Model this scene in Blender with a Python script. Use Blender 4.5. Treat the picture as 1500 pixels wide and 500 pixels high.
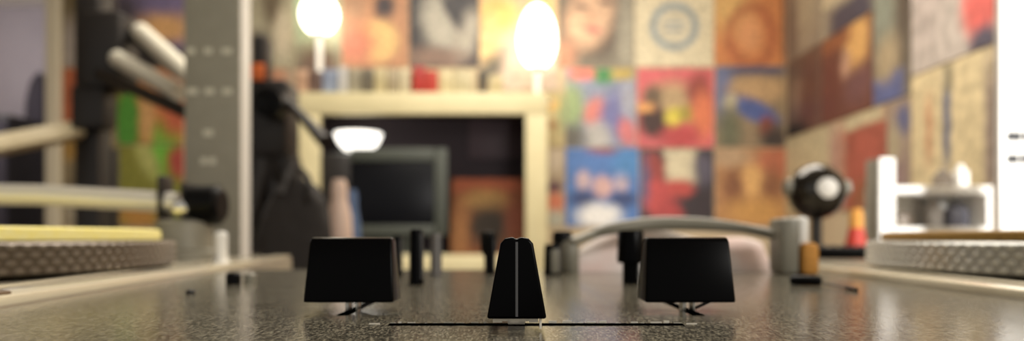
import bpy, bmesh, math, random
from mathutils import Vector, Matrix
random.seed(7)
S = bpy.context.scene
C = S.collection
for o in list(bpy.data.objects):
    bpy.data.objects.remove(o)

# ------------------------------------------------------------------ camera, world, lights, exposure
E = 1.0            # eye height (metres); the camera almost lies on the mixer
F = 1040.0         # focal length in pixels of the 1500 px wide frame
HZ = 348.0         # pixel row of the horizon
FL = 0.0165        # mixer face below the eye

def at(px, py, d):
    return Vector(((px - 750) / F * d, d, E - (py - HZ) / F * d))

cd = bpy.data.cameras.new('camera')
cam = bpy.data.objects.new('camera', cd); C.objects.link(cam)
cam.location = (0, 0, E); cam.rotation_euler = (math.pi / 2, 0, 0)
cd.sensor_width = 36; cd.lens = 36 * F / 1500
cd.shift_y = (HZ - 250) / 1500
cd.clip_start = 0.01; cd.clip_end = 50
cd.dof.use_dof = True; cd.dof.focus_distance = 0.127
cd.dof.aperture_fstop = cd.lens / 2.15
S.camera = cam

w = bpy.data.worlds.new('world'); S.world = w; w.use_nodes = True
w.node_tree.nodes['Background'].inputs[0].default_value = (1.0, 0.95, 0.87, 1)
w.node_tree.nodes['Background'].inputs[1].default_value = 0.50

def lamp(name, kind, loc, power, color, target=None, **kw):
    l = bpy.data.lights.new(name, kind); l.energy = power; l.color = color
    for k, v in kw.items(): setattr(l, k, v)
    o = bpy.data.objects.new(name, l); C.objects.link(o); o.location = loc
    if target is not None:
        o.rotation_euler = (Vector(target) - Vector(loc)).to_track_quat('-Z', 'Y').to_euler()
    return o
lamp('ceiling_light', 'AREA', (0.1, 1.5, 2.44), 50, (1.0, 0.93, 0.82), (0.1, 1.5, 0), shape='RECTANGLE', size=1.6, size_y=1.0)
lamp('fill_light', 'AREA', (1.0, -0.55, 1.75), 11, (1.0, 0.96, 0.90), (-0.1, 0.5, 1.0), shape='DISK', size=0.35)  # unseen fill light added to brighten the sides facing right
lamp('hall_light', 'POINT', (-2.9, 3.4, 2.2), 22, (0.95, 0.93, 1.0), shadow_soft_size=0.15)
lamp('desk_spotlight', 'SPOT', (0.60, -0.10, E + 0.16), 44, (1.0, 0.97, 0.93), (0.52, 0.70, E + 0.08), spot_size=0.75, spot_blend=0.4, shadow_soft_size=0.04)

vs = S.view_settings
S.display_settings.display_device = 'sRGB'
vs.view_transform = 'Standard'; vs.look = 'None'; vs.exposure = 0.0; vs.gamma = 1.0; vs.use_curve_mapping = False

# ------------------------------------------------------------------ materials
def lin(c):
    return tuple((v / 255 / 12.92) if v / 255 <= 0.04045 else ((v / 255 + 0.055) / 1.055) ** 2.4 for v in c) + (1.0,)

def mat(name, rgb, rough=0.5, metal=0.0, emit=0.0, spec=0.5, noise=None, bump=None, coat=0, stretch=None):
    m = bpy.data.materials.new(name); m.use_nodes = True
    nt = m.node_tree; b = nt.nodes['Principled BSDF']
    col = lin(rgb)
    b.inputs['Base Color'].default_value = col
    b.inputs['Roughness'].default_value = rough
    b.inputs['Metallic'].default_value = metal
    b.inputs['Specular IOR Level'].default_value = spec
    b.inputs['Coat Weight'].default_value = coat
    if emit:
        b.inputs['Emission Color'].default_value = col
        b.inputs['Emission Strength'].default_value = emit
    if noise or bump:
        tc = nt.nodes.new('ShaderNodeMapping')
        t0 = nt.nodes.new('ShaderNodeTexCoord'); nt.links.new(t0.outputs['Object'], tc.inputs['Vector'])
        if stretch: tc.inputs['Scale'].default_value = stretch
    if noise:
        sc, rgb2, lo, hi = noise
        n = nt.nodes.new('ShaderNodeTexNoise'); n.inputs['Scale'].default_value = sc; n.inputs['Detail'].default_value = 3
        nt.links.new(tc.outputs[0], n.inputs['Vector'])
        r = nt.nodes.new('ShaderNodeMapRange'); r.inputs[1].default_value = lo; r.inputs[2].default_value = hi
        nt.links.new(n.outputs['Fac'], r.inputs[0])
        mx = nt.nodes.new('ShaderNodeMix'); mx.data_type = 'RGBA'
        mx.inputs[6].default_value = col; mx.inputs[7].default_value = lin(rgb2)
        nt.links.new(r.outputs[0], mx.inputs[0]); nt.links.new(mx.outputs[2], b.inputs['Base Color'])
    if bump:
        sc, st, dist = bump
        n = nt.nodes.new('ShaderNodeTexNoise'); n.inputs['Scale'].default_value = sc; n.inputs['Detail'].default_value = 2
        nt.links.new(tc.outputs[0], n.inputs['Vector'])
        bp = nt.nodes.new('ShaderNodeBump'); bp.inputs['Strength'].default_value = st; bp.inputs['Distance'].default_value = dist
        nt.links.new(n.outputs['Fac'], bp.inputs['Height']); nt.links.new(bp.outputs[0], b.inputs['Normal'])
    return m

def art(name, base, blobs, rough=0.45, wob=0.10, seed=0):
    """printed picture: soft ellipses ('e') and rectangles ('r') over a ground colour, v runs down"""
    m = bpy.data.materials.new(name); m.use_nodes = True
    nt = m.node_tree; N = nt.nodes.new; L = nt.links.new
    b = nt.nodes['Principled BSDF']; b.inputs['Roughness'].default_value = rough
    uv = N('ShaderNodeUVMap')
    ns = N('ShaderNodeTexNoise'); ns.inputs['Scale'].default_value = 5; ns.inputs['Detail'].default_value = 3
    of = N('ShaderNodeVectorMath'); of.operation = 'ADD'; of.inputs[1].default_value = (seed * 3.7, seed * 1.3, seed)
    L(uv.outputs[0], of.inputs[0]); L(of.outputs[0], ns.inputs['Vector'])
    sb = N('ShaderNodeVectorMath'); sb.operation = 'SUBTRACT'; sb.inputs[1].default_value = (0.5, 0.5, 0.5)
    L(ns.outputs['Color'], sb.inputs[0])
    scn = N('ShaderNodeVectorMath'); scn.operation = 'SCALE'; scn.inputs['Scale'].default_value = wob
    L(sb.outputs[0], scn.inputs[0])
    ad = N('ShaderNodeVectorMath'); ad.operation = 'ADD'
    L(uv.outputs[0], ad.inputs[0]); L(scn.outputs[0], ad.inputs[1])
    # mottled ground
    mx = N('ShaderNodeMix'); mx.data_type = 'RGBA'
    c = lin(base); mx.inputs[6].default_value = tuple(v * 0.75 for v in c[:3]) + (1,)
    mx.inputs[7].default_value = tuple(min(1, v * 1.2) for v in c[:3]) + (1,)
    L(ns.outputs['Fac'], mx.inputs[0]); cur = mx.outputs[2]
    for bl in blobs:
        sh, cx, cy, rx, ry, ang, col, soft = bl
        mp = N('ShaderNodeMapping'); mp.vector_type = 'TEXTURE'
        mp.inputs['Location'].default_value = (cx, 1 - cy, 0); mp.inputs['Rotation'].default_value = (0, 0, math.radians(ang))
        mp.inputs['Scale'].default_value = (rx, ry, 1)
        L(ad.outputs[0], mp.inputs['Vector'])
        if sh in ('e', 'o'):
            sp = N('ShaderNodeSeparateXYZ'); L(mp.outputs[0], sp.inputs[0])
            cb = N('ShaderNodeCombineXYZ'); L(sp.outputs[0], cb.inputs[0]); L(sp.outputs[1], cb.inputs[1])
            ln = N('ShaderNodeVectorMath'); ln.operation = 'LENGTH'; L(cb.outputs[0], ln.inputs[0]); val = ln.outputs['Value']
            if sh == 'o':
                s1 = N('ShaderNodeMath'); s1.operation = 'SUBTRACT'; L(val, s1.inputs[0]); s1.inputs[1].default_value = 1.0
                s2 = N('ShaderNodeMath'); s2.operation = 'ABSOLUTE'; L(s1.outputs[0], s2.inputs[0])
                s3 = N('ShaderNodeMath'); s3.operation = 'MULTIPLY'; L(s2.outputs[0], s3.inputs[0]); s3.inputs[1].default_value = 6.5
                val = s3.outputs[0]
        else:
            av = N('ShaderNodeVectorMath'); av.operation = 'ABSOLUTE'; L(mp.outputs[0], av.inputs[0])
            sp = N('ShaderNodeSeparateXYZ'); L(av.outputs[0], sp.inputs[0])
            mm = N('ShaderNodeMath'); mm.operation = 'MAXIMUM'; L(sp.outputs[0], mm.inputs[0]); L(sp.outputs[1], mm.inputs[1]); val = mm.outputs[0]
        mr = N('ShaderNodeMapRange'); mr.inputs[1].default_value = 1 + soft; mr.inputs[2].default_value = 1 - soft
        L(val, mr.inputs[0])
        mx = N('ShaderNodeMix'); mx.data_type = 'RGBA'; L(mr.outputs[0], mx.inputs[0]); L(cur, mx.inputs[6])
        mx.inputs[7].default_value = lin(col); cur = mx.outputs[2]
    n2 = N('ShaderNodeTexNoise'); n2.inputs['Scale'].default_value = 13; n2.inputs['Detail'].default_value = 4
    L(of.outputs[0], n2.inputs['Vector'])
    r2 = N('ShaderNodeMapRange'); r2.inputs[1].default_value = .3; r2.inputs[2].default_value = .7; r2.inputs[3].default_value = .62; r2.inputs[4].default_value = 1.12
    L(n2.outputs['Fac'], r2.inputs[0])
    hs = N('ShaderNodeHueSaturation'); hs.inputs['Saturation'].default_value = .92
    L(cur, hs.inputs['Color']); L(r2.outputs[0], hs.inputs['Value'])
    L(hs.outputs[0], b.inputs['Base Color'])
    return m

M = dict(
    wall=mat('wall_paint', (196, 178, 148), 0.8, noise=(6, (184, 166, 138), .3, .7)),
    ceil=mat('ceiling_paint', (225, 220, 210), 0.9),
    floor=mat('floor_boards', (96, 70, 48), 0.5, noise=(9, (70, 50, 34), .3, .7)),
    hall=mat('hall_paint', (164, 158, 164), 0.9, noise=(3, (152, 146, 152), .3, .7)),
    casing=mat('casing_paint', (214, 204, 180), 0.5),
    black=mat('black_plastic', (5, 5, 6), 0.42, spec=0.12, bump=(900, .08, .0002)),
    knob=mat('knob_plastic', (3, 3, 4), 0.28, spec=0.06),
    groove=mat('grey_line', (78, 78, 80), 0.4),
    chrome=mat('chrome', (225, 222, 215), 0.15, 1.0),
    steelpaint=mat('silver_paint', (216, 212, 202), 0.28, 0.35),
    lip=mat('lip_glint', (236, 230, 214), 0.2, 0.2, coat=1),
    steel=mat('brushed_steel', (200, 198, 190), 0.32, 1.0, bump=(300, .05, .0003)),
    face=mat('mixer_enamel', (58, 55, 47), 0.16, 0.0, spec=0.42, noise=(3000, (146, 140, 122), .45, .64), bump=(3000, .12, .0002), stretch=(1, .26, 1)),
    slot=mat('slot_black', (3, 3, 3), 1.0, spec=0.0),
    plinth=mat('plinth_metal', (168, 160, 142), 0.3, 0.4, bump=(1200, .1, .0002)),
    trim=mat('plinth_edge', (238, 228, 200), 0.25, 0.15, coat=.6),  # cream carries the light reflected off the plinth edge
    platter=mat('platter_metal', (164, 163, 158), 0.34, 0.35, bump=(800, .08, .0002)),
    plattershade=mat('platter_shaded_metal', (92, 82, 70), 0.4, 0.6, bump=(800, .08, .0002)),  # left platter: same aluminium, its dimmer light put into the colour
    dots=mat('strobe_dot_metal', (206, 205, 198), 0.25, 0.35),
    dotsshade=mat('strobe_dot_shaded', (130, 120, 108), 0.3, 0.6),  # dots of the left platter, shade put into the colour
    matyellow=mat('yellow_felt', (250, 236, 140), 0.85, noise=(400, (252, 242, 170), .3, .7)),
    matgold=mat('gold_felt', (172, 134, 62), 0.8, noise=(400, (146, 110, 48), .3, .7)),
    desk=mat('desk_top', (86, 66, 46), 0.5, noise=(12, (64, 48, 34), .3, .7)),
    cream=mat('cream_paint', (222, 210, 166), 0.5, noise=(14, (214, 202, 158), .3, .7)),
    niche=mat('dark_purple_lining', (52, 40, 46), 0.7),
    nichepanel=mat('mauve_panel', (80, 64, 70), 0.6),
    tvgrey=mat('tv_case', (68, 72, 64), 0.5),
    tvglass=mat('tv_screen', (8, 9, 14), 0.35, spec=.2),
    glow=mat('lamp_glass', (255, 242, 218), 0.4, emit=7.0),
    glowbowl=mat('bowl_glass', (255, 250, 240), 0.4, emit=2.6),
    brass=mat('lamp_metal', (190, 170, 130), 0.35, 0.8),
    towergrey=mat('tower_metal', (142, 138, 124), 0.45, 0.1, noise=(60, (134, 130, 116), .3, .7)),
    white=mat('white_paint', (238, 236, 230), 0.4),
    mark=mat('pale_print', (196, 192, 176), 0.5),
    greymark=mat('grey_print', (24, 24, 28), 0.5),
    bag=mat('bag_cloth', (38, 34, 32), 0.85, bump=(60, .4, .01)),
    dark=mat('dark_metal', (34, 30, 28), 0.45, 0.2),
    silver=mat('silver_tube', (214, 208, 190), 0.4, 0.0),
    wood=mat('pale_wood', (196, 182, 148), 0.5, noise=(20, (176, 160, 124), .3, .7)),
    orange=mat('orange_plastic', (214, 104, 40), 0.5),
    amber=mat('amber_foam', (196, 138, 62), 0.8, bump=(500, .3, .001)),
    ball=mat('dark_chrome', (74, 72, 70), 0.16, 1.0),
    hpgrey=mat('headphone_grey', (128, 124, 110), 0.4),
    cloth=mat('white_cloth', (250, 244, 240), 0.9, noise=(30, (240, 214, 206), .4, .7)),
    pink=mat('pale_pink_plastic', (228, 200, 182), 0.45),
    blue=mat('blue_plastic', (84, 110, 150), 0.45),
    coat=mat('dark_coat', (58, 54, 62), 0.9),
    red=mat('red_card', (176, 52, 36), 0.6),
)

# ------------------------------------------------------------------ builders
def box(bm, x0, x1, y0, y1, z0, z1, bev=0.0):
    vs_ = [bm.verts.new(p) for p in ((x0, y0, z0), (x1, y0, z0), (x1, y1, z0), (x0, y1, z0), (x0, y0, z1), (x1, y0, z1), (x1, y1, z1), (x0, y1, z1))]
    fs = [bm.faces.new([vs_[i] for i in q]) for q in ((3, 2, 1, 0), (4, 5, 6, 7), (0, 1, 5, 4), (1, 2, 6, 5), (2, 3, 7, 6), (3, 0, 4, 7))]
    if bev:
        es = set(e for f in fs for e in f.edges)
        bmesh.ops.bevel(bm, geom=list(es), offset=bev, segments=2, affect='EDGES', profile=0.5)
    return vs_

def prism(bm, pts, z0, z1, bev=0.0):
    a = [bm.verts.new((p[0], p[1], z0)) for p in pts]; b = [bm.verts.new((p[0], p[1], z1)) for p in pts]
    n = len(pts); fs = [bm.faces.new(a[::-1]), bm.faces.new(b)]
    for i in range(n):
        j = (i + 1) % n; fs.append(bm.faces.new((a[i], a[j], b[j], b[i])))
    if bev:
        es = set(e for f in fs for e in f.edges)
        bmesh.ops.bevel(bm, geom=list(es), offset=bev, segments=2, affect='EDGES', profile=0.5)
    bmesh.ops.recalc_face_normals(bm, faces=bm.faces)

def lathe(bm, prof, loc=(0, 0, 0), seg=48, rot=None):
    """prof: (r, z) list from bottom to top, closed at both ends"""
    rings = []
    for r, z in prof:
        if r < 1e-7: ring = [Vector((0, 0, z))]
        else: ring = [Vector((r * math.cos(2 * math.pi * i / seg), r * math.sin(2 * math.pi * i / seg), z)) for i in range(seg)]
        vv = []
        for p in ring:
            if rot is not None: p = rot @ p
            vv.append(bm.verts.new(p + Vector(loc)))
        rings.append(vv)
    fs = []
    for a, b in zip(rings, rings[1:]):
        for i in range(seg):
            j = (i + 1) % seg
            if len(a) == 1 and len(b) == 1: continue
            if len(a) == 1: fs.append(bm.faces.new((a[0], b[j], b[i])))
            elif len(b) == 1: fs.append(bm.faces.new((a[i], a[j], b[0])))
            else: fs.append(bm.faces.new((a[i], a[j], b[j], b[i])))
    if len(rings[0]) > 1: bm.faces.new(rings[0][::-1])
    if len(rings[-1]) > 1: bm.faces.new(rings[-1])
    bmesh.ops.recalc_face_normals(bm, faces=bm.faces)

def tube(bm, pts, r, seg=16):
    """round tube along points; r a number or one per point"""
    pts = [Vector(p) for p in pts]; n = len(pts)
    rs = r if isinstance(r, (list, tuple)) else [r] * n
    up = None; rings = []
    for i, p in enumerate(pts):
        t = (pts[min(i + 1, n - 1)] - pts[max(i - 1, 0)]).normalized()
        if up is None:
            up = t.orthogonal().normalized()
        up = (up - t * up.dot(t)).normalized(); sd = t.cross(up)
        rings.append([bm.verts.new(p + (up * math.cos(a) + sd * math.sin(a)) * rs[i]) for a in [2 * math.pi * k / seg for k in range(seg)]])
    for a, b in zip(rings, rings[1:]):
        for i in range(seg):
            j = (i + 1) % seg; bm.faces.new((a[i], a[j], b[j], b[i]))
    bm.faces.new(rings[0][::-1]); bm.faces.new(rings[-1])
    bmesh.ops.recalc_face_normals(bm, faces=bm.faces)

def smoothpath(pts, k=8):
    pts = [Vector(p) for p in pts]; out = []
    P = [pts[0] * 2 - pts[1]] + pts + [pts[-1] * 2 - pts[-2]]
    for i in range(1, len(P) - 2):
        for s in range(k):
            t = s / k
            out.append(0.5 * ((2 * P[i]) + (P[i + 1] - P[i - 1]) * t + (2 * P[i - 1] - 5 * P[i] + 4 * P[i + 1] - P[i + 2]) * t * t + (3 * P[i] - P[i - 1] - 3 * P[i + 1] + P[i + 2]) * t ** 3))
    out.append(pts[-1]); return out

def bar(bm, a, b, wd, th, bev=0):
    """rectangular bar from a to b, wd across (horizontal), th the other way"""
    a = Vector(a); b = Vector(b); t = (b - a).normalized()
    up = Vector((0, 1, 0)); s = t.cross(up).normalized(); u = s.cross(t)
    vv = []
    for p in (a, b):
        for q in ((-1, -1), (1, -1), (1, 1), (-1, 1)):
            vv.append(bm.verts.new(p + s * q[0] * wd / 2 + u * q[1] * th / 2))
    fs = [bm.faces.new([vv[i] for i in f]) for f in ((0, 1, 2, 3), (7, 6, 5, 4), (0, 4, 5, 1), (1, 5, 6, 2), (2, 6, 7, 3), (3, 7, 4, 0))]
    if bev:
        bmesh.ops.bevel(bm, geom=list(set(e for f in fs for e in f.edges)), offset=bev, segments=2, affect='EDGES', profile=.5)
    bmesh.ops.recalc_face_normals(bm, faces=bm.faces)

def obj(name, bm, m, parent=None, smooth=True, label=None):
    if callable(bm):
        f = bm; bm = bmesh.new(); f(bm)
    me = bpy.data.meshes.new(name); bm.to_mesh(me); bm.free()
    for mm in (m if isinstance(m, (list, tuple)) else [m]): me.materials.append(mm)
    o = bpy.data.objects.new(name, me); C.objects.link(o)
    if smooth:
        me.shade_smooth() if hasattr(me, 'shade_smooth') else None
        for p in me.polygons: p.use_smooth = True
        try: me.set_sharp_from_angle(angle=math.radians(35))
        except Exception: pass
    if parent is not None:
        o.parent = parent
        o.matrix_parent_inverse = Matrix.Translation(-root_loc(parent))
    if label: o['label'] = label
    return o

ROOTS = {}
def root_loc(o):
    # meshes are written in world coordinates; a parent mesh itself sits at the origin of its own parent
    return ROOTS.get(o.name, Vector((0, 0, 0)))

def thing(name, label, cat, loc, group=None):
    o = bpy.data.objects.new(name, None); C.objects.link(o); o.empty_display_size = 0.02
    o.location = loc; ROOTS[o.name] = Vector(loc)
    return tag(o, label, cat, group)

def tag(o, label, cat, group=None):
    o['label'] = label; o['category'] = cat
    if group: o['group'] = group
    return o

def struct(name, f, m):
    o = obj(name, f, m, smooth=False); o['kind'] = 'structure'; return o

# ------------------------------------------------------------------ room
BW, RW, LW = 2.9, 1.115, -3.6         # back wall depth, right wall, left wall
struct('floor', lambda b: box(b, LW, RW + .1, -1.2, 5.0, -0.05, 0), M['floor'])
struct('ceiling', lambda b: box(b, LW, RW + .1, -1.2, 5.0, 2.5, 2.55), M['ceil'])
DX0, DX1 = -2.75, -1.86
def backwall(b):
    box(b, DX1, RW + .1, BW, BW + .1, 0, 2.5)
    box(b, LW, DX0, BW, BW + .1, 0, 2.5)
    box(b, DX0, DX1, BW, BW + .1, 2.15, 2.5)
struct('wall_back', backwall, M['wall'])
struct('wall_right', lambda b: box(b, RW, RW + .1, -1.2, BW, 0, 2.5), M['wall'])
struct('wall_left', lambda b: box(b, LW - .1, LW, -1.2, 5.0, 0, 2.5), M['wall'])
struct('wall_hall', lambda b: box(b, LW, -1.2, 4.6, 4.7, 0, 2.5), M['hall'])
def casing(b):
    box(b, DX1 - .03, DX1 + .025, BW - .03, BW - .0, 0, 2.2, .006)
    box(b, DX0 - .03, DX0 + .06, BW - .03, BW - .0, 0, 2.2, .006)
    box(b, DX0 - .03, DX1 + .03, BW - .03, BW - .0, 2.13, 2.22, .006)
struct('trim_1', casing, M['casing'])
def skirting(b):
    box(b, DX1 + .026, RW, BW - .02, BW, 0, .1, .004)
struct('baseboard_back', skirting, M['casing'])

# ------------------------------------------------------------------ record sleeves on the walls
def put_uv(o, fn):
    me = o.data; uvl = me.uv_layers.new(name='UVMap')
    for l in me.loops:
        uvl.data[l.index].uv = fn(me.vertices[l.vertex_index].co)

def sleeve_back(px0, py0, px1, py1, m, label, group='record sleeves on the back wall', th=.005, name='record_sleeve', cat='record sleeve'):
    a = at(px0, py1, BW); c = at(px1, py0, BW); g = .0015
    x0, x1, z0, z1 = a.x + g, c.x - g, a.z + g, c.z - g
    o = obj(name, lambda b: box(b, x0, x1, BW - th, BW, z0, z1, .001), m, smooth=False)
    put_uv(o, lambda v: ((v.x - x0) / (x1 - x0), (v.z - z0) / (z1 - z0)))
    return tag(o, label, cat, group)

def sleeve_right(px0, px1, zb, zt, m, label, group='record sleeves on the right wall', th=.005, name='record_sleeve', cat='record sleeve'):
    d0 = min(BW - .006, RW * F / (px0 - 750)); d1 = RW * F / (px1 - 750); g = .0015
    z0, z1 = E + zb + g, E + zt - g
    o = obj(name, lambda b: box(b, RW - th, RW, d1 + g, d0 - g, z0, z1, .001), m, smooth=False)
    put_uv(o, lambda v: ((d0 - v.y) / (d0 - d1), (v.z - z0) / (z1 - z0)))
    return tag(o, label, cat, group)

# --- behind the stand, left end of the back wall
sleeve_back(93, -15, 172, 99, art('art_mauve', (150, 140, 128), [('e', .2, .2, .3, .4, 0, (120, 104, 70), .5), ('e', .2, .75, .35, .35, 0, (172, 160, 150), .5), ('e', .75, .5, .3, .6, 0, (60, 54, 58), .5)], seed=1), 'greyish beige record sleeve above the orange one by the doorway')
sleeve_back(172, -15, 270, 99, art('art_sunset', (132, 118, 160), [('e', .65, .50, .55, .18, 0, (232, 174, 104), .5), ('r', .5, .86, .6, .22, -18, (44, 38, 40), .3), ('e', .1, .3, .25, .3, 0, (80, 72, 84), .6)], seed=2), 'record sleeve with a violet sky over an orange band')
sleeve_back(93, 100, 172, 190, art('art_rust', (200, 104, 44), [('e', .25, .5, .25, .6, 0, (176, 84, 36), .5), ('e', .9, .5, .2, .6, 0, (60, 40, 30), .5)], seed=3), 'plain rust orange record sleeve beside the doorway')
sleeve_back(93, 191, 172, 330, art('art_khaki', (150, 132, 96), [('e', .2, .2, .4, .12, 0, (170, 128, 44), .4), ('e', .6, .6, .4, .3, 0, (56, 46, 38), .5), ('e', .3, .85, .3, .2, 0, (176, 164, 140), .5)], seed=4), 'khaki record sleeve with dark smudge under the rust orange sleeve')
sleeve_back(172, 100, 270, 212, art('art_jungle', (214, 124, 52), [('e', .15, .7, .22, .5, 0, (74, 150, 30), .35), ('e', .72, .95, .25, .3, 0, (120, 180, 36), .4), ('e', .45, .6, .12, .4, 0, (214, 160, 90), .5), ('e', .9, .6, .25, .3, 0, (200, 90, 40), .5)], seed=5), 'orange record sleeve with bright green patch at its left')
sleeve_back(172, 213, 270, 332, art('art_lime', (142, 140, 40), [('e', .7, .02, .2, .35, 0, (110, 190, 30), .4), ('e', .45, .15, .12, .3, 30, (190, 190, 100), .5), ('e', .35, .85, .35, .2, 0, (200, 140, 40), .4), ('e', .95, .2, .2, .2, 0, (180, 60, 40), .4), ('e', .75, .75, .2, .2, 0, (120, 130, 60), .4)], seed=6), 'yellow green record sleeve with orange spots low beside grey panel')
sleeve_back(271, -15, 367, 99, art('art_dun', (150, 140, 110), [('e', .5, .5, .3, .3, 0, (90, 80, 60), .5)], seed=7), 'dun record sleeve mostly behind the tall grey panel')
# --- between the panel and the cream cabinet
sleeve_back(368, -15, 430, 99, art('art_olive', (168, 160, 132), [('e', .5, .2, .25, .3, 20, (104, 90, 70), .5), ('e', .2, .75, .3, .2, 0, (80, 66, 60), .5), ('e', .75, .6, .2, .3, 0, (190, 176, 150), .4)], seed=8), 'olive beige record sleeve left of the pale green one')
sleeve_back(368, 100, 430, 214, art('art_clay', (170, 150, 124), [('e', .6, .3, .3, .3, 0, (190, 120, 80), .5), ('e', .8, .8, .3, .3, 0, (206, 178, 150), .5)], seed=9), 'clay brown record sleeve behind black tripod, upper of two')
sleeve_back(368, 215, 430, 332, art('art_umber', (150, 126, 96), [('e', .2, .2, .4, .3, 0, (140, 76, 50), .5), ('e', .7, .3, .2, .4, 0, (190, 172, 120), .5)], seed=10), 'umber record sleeve behind black tripod, lower of two')
# --- top row
sleeve_back(431, -15, 500, 134, art('art_mint', (176, 182, 150), [('e', .5, .75, .6, .2, 0, (120, 96, 80), .5), ('e', .3, .1, .4, .3, 0, (170, 196, 160), .5)], seed=11), 'pale green record sleeve behind the round white lamp')
sleeve_back(501, -15, 599, 99, art('art_peach', (196, 140, 98), [('e', .55, .66, .29, .26, 0, (232, 190, 116), .25), ('e', .64, .22, .15, .16, 0, (70, 60, 64), .4), ('e', .2, .7, .3, .25, 0, (196, 110, 76), .5), ('e', .15, .2, .2, .2, 0, (170, 130, 100), .5)], seed=12), 'peach orange record sleeve with a yellow ball and dark spot')
sleeve_back(600, -15, 702, 99, art('art_charcoal', (62, 58, 62), [('e', .42, .42, .24, .38, 15, (190, 184, 168), .4), ('e', .8, .6, .17, .35, -25, (180, 172, 156), .4), ('e', .62, .28, .10, .25, 30, (60, 56, 60), .4), ('e', .35, .88, .45, .13, 0, (140, 112, 96), .5)], seed=13), 'charcoal record sleeve with a pale grey figure')
sleeve_back(703, -15, 816, 134, art('art_apricot', (206, 184, 164), [('e', .2, .25, .32, .22, 0, (248, 190, 84), .4), ('e', .1, .55, .15, .3, 0, (240, 200, 130), .5), ('e', .12, .8, .25, .12, 40, (104, 96, 80), .5), ('e', .8, .2, .2, .3, 0, (238, 190, 110), .5)], seed=14), 'apricot and cream record sleeve behind the brightly glowing lamp')
sleeve_back(817, -15, 929, 99, art('art_portrait', (150, 142, 120), [
    ('e', .42, .45, .52, .50, -32, (92, 76, 60), .3), ('e', .42, .34, .30, .42, -18, (216, 172, 132), .3),
    ('e', .30, .22, .09, .035, -8, (96, 70, 56), .5), ('e', .62, .16, .08, .035, -8, (96, 70, 56), .5),
    ('e', .46, .52, .11, .045, -10, (196, 108, 92), .5), ('e', .42, .34, .05, .10, -10, (200, 150, 112), .6),
    ('e', .92, .62, .14, .5, 0, (164, 156, 134), .5), ('e', .10, .86, .15, .2, 0, (176, 120, 86), .5)], seed=15, wob=.04), 'record sleeve with a close up of a face with red lips')
sleeve_back(930, -15, 1045, 98, art('art_ring', (230, 216, 178), [
    ('o', .5, .48, .27, .27, 0, (128, 148, 160), .8), ('e', .5, .48, .2, .2, 0, (216, 206, 176), .2),
    ('r', .5, .44, .12, .02, 0, (158, 166, 168), .5), ('r', .5, .52, .10, .02, 0, (158, 166, 168), .5)], seed=16, wob=.005), 'cream record sleeve with a blue grey ring')
sleeve_back(1046, -15, 1153, 97, art('art_amber', (216, 130, 52), [('e', .2, .2, .3, .35, 0, (226, 176, 92), .6), ('o', .5, .62, .30, .38, 0, (176, 84, 30), 1.5), ('e', .48, .58, .16, .22, 0, (226, 150, 84), .4), ('r', .98, .5, .05, .5, 0, (120, 70, 40), .6)], seed=17), 'amber orange record sleeve with a darker oval ring')
# --- second row
sleeve_back(800, 134, 827, 216, art('art_strip', (196, 176, 116), [('e', .4, .25, .5, .08, 0, (226, 180, 80), .4), ('e', .3, .6, .4, .08, 0, (160, 120, 60), .4), ('e', .9, .4, .2, .3, 0, (150, 170, 110), .5)], seed=18), 'narrow visible beige record sleeve right beside the cream cabinet, upper of two')
sleeve_back(800, 217, 827, 332, art('art_strip_low', (180, 158, 124), [('e', .5, .15, .4, .15, 0, (206, 188, 160), .4), ('e', .4, .5, .5, .08, 0, (96, 50, 60), .4), ('e', .5, .7, .5, .12, 0, (216, 110, 56), .4), ('e', .5, .92, .4, .12, 0, (190, 190, 170), .5)], seed=19), 'narrow visible brown record sleeve right beside cream cabinet, lower of two')
sleeve_back(828, 100, 932, 216, art('art_comic', (140, 148, 172), [
    ('r', .25, .06, .20, .09, 0, (220, 112, 90), .3), ('r', .55, .09, .14, .10, 0, (60, 140, 70), .3), ('r', .82, .06, .16, .09, 0, (190, 164, 70), .3),
    ('e', .05, .5, .22, .3, 0, (150, 170, 112), .4), ('e', .42, .55, .15, .20, -25, (216, 118, 104), .35), ('e', .66, .62, .18, .32, -15, (112, 112, 168), .4),
    ('e', .45, .88, .20, .2, 0, (190, 186, 180), .4), ('e', .88, .82, .12, .2, 20, (214, 110, 112), .4), ('e', .08, .88, .2, .16, 0, (100, 96, 84), .5), ('e', .9, .4, .12, .2, 0, (170, 170, 184), .5)], seed=20), 'record sleeve of grey blue with red and green lettering blocks on top')
sleeve_back(933, 100, 1046, 217, art('art_pink', (224, 88, 92), [
    ('e', .45, .40, .32, .22, 0, (190, 158, 110), .45), ('e', .2, .35, .12, .13, 0, (108, 86, 60), .4), ('e', .22, .68, .2, .22, 30, (64, 34, 26), .35), ('e', .48, .62, .12, .13, 0, (226, 206, 40), .3), ('e', .66, .58, .12, .12, 0, (170, 150, 40), .4),
    ('e', .80, .28, .16, .22, 0, (150, 56, 40), .4), ('e', .85, .60, .14, .3, 0, (226, 112, 50), .4), ('e', .55, .85, .25, .14, 0, (190, 44, 44), .4), ('r', .08, .5, .12, .06, 0, (232, 160, 70), .4)], seed=21), 'pink red record sleeve with a yellow blob and dark figure')
sleeve_back(1047, 98, 1154, 216, art('art_bluecape', (150, 126, 92), [
    ('r', .5, .03, .5, .06, 0, (84, 80, 110), .5), ('e', .1, .25, .14, .4, 0, (104, 112, 148), .5), ('e', .6, .28, .4, .16, 0, (196, 156, 104), .4), ('e', .55, .55, .34, .13, -22, (74, 92, 152), .3), ('e', .2, .45, .1, .1, 0, (200, 186, 150), .4),
    ('e', .2, .8, .16, .3, 0, (104, 104, 76), .5), ('e', .7, .75, .1, .12, 0, (150, 70, 44), .4), ('e', .82, .92, .2, .2, 0, (66, 52, 44), .5)], seed=22), 'tan record sleeve with a blue sloping stroke across it')
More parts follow.
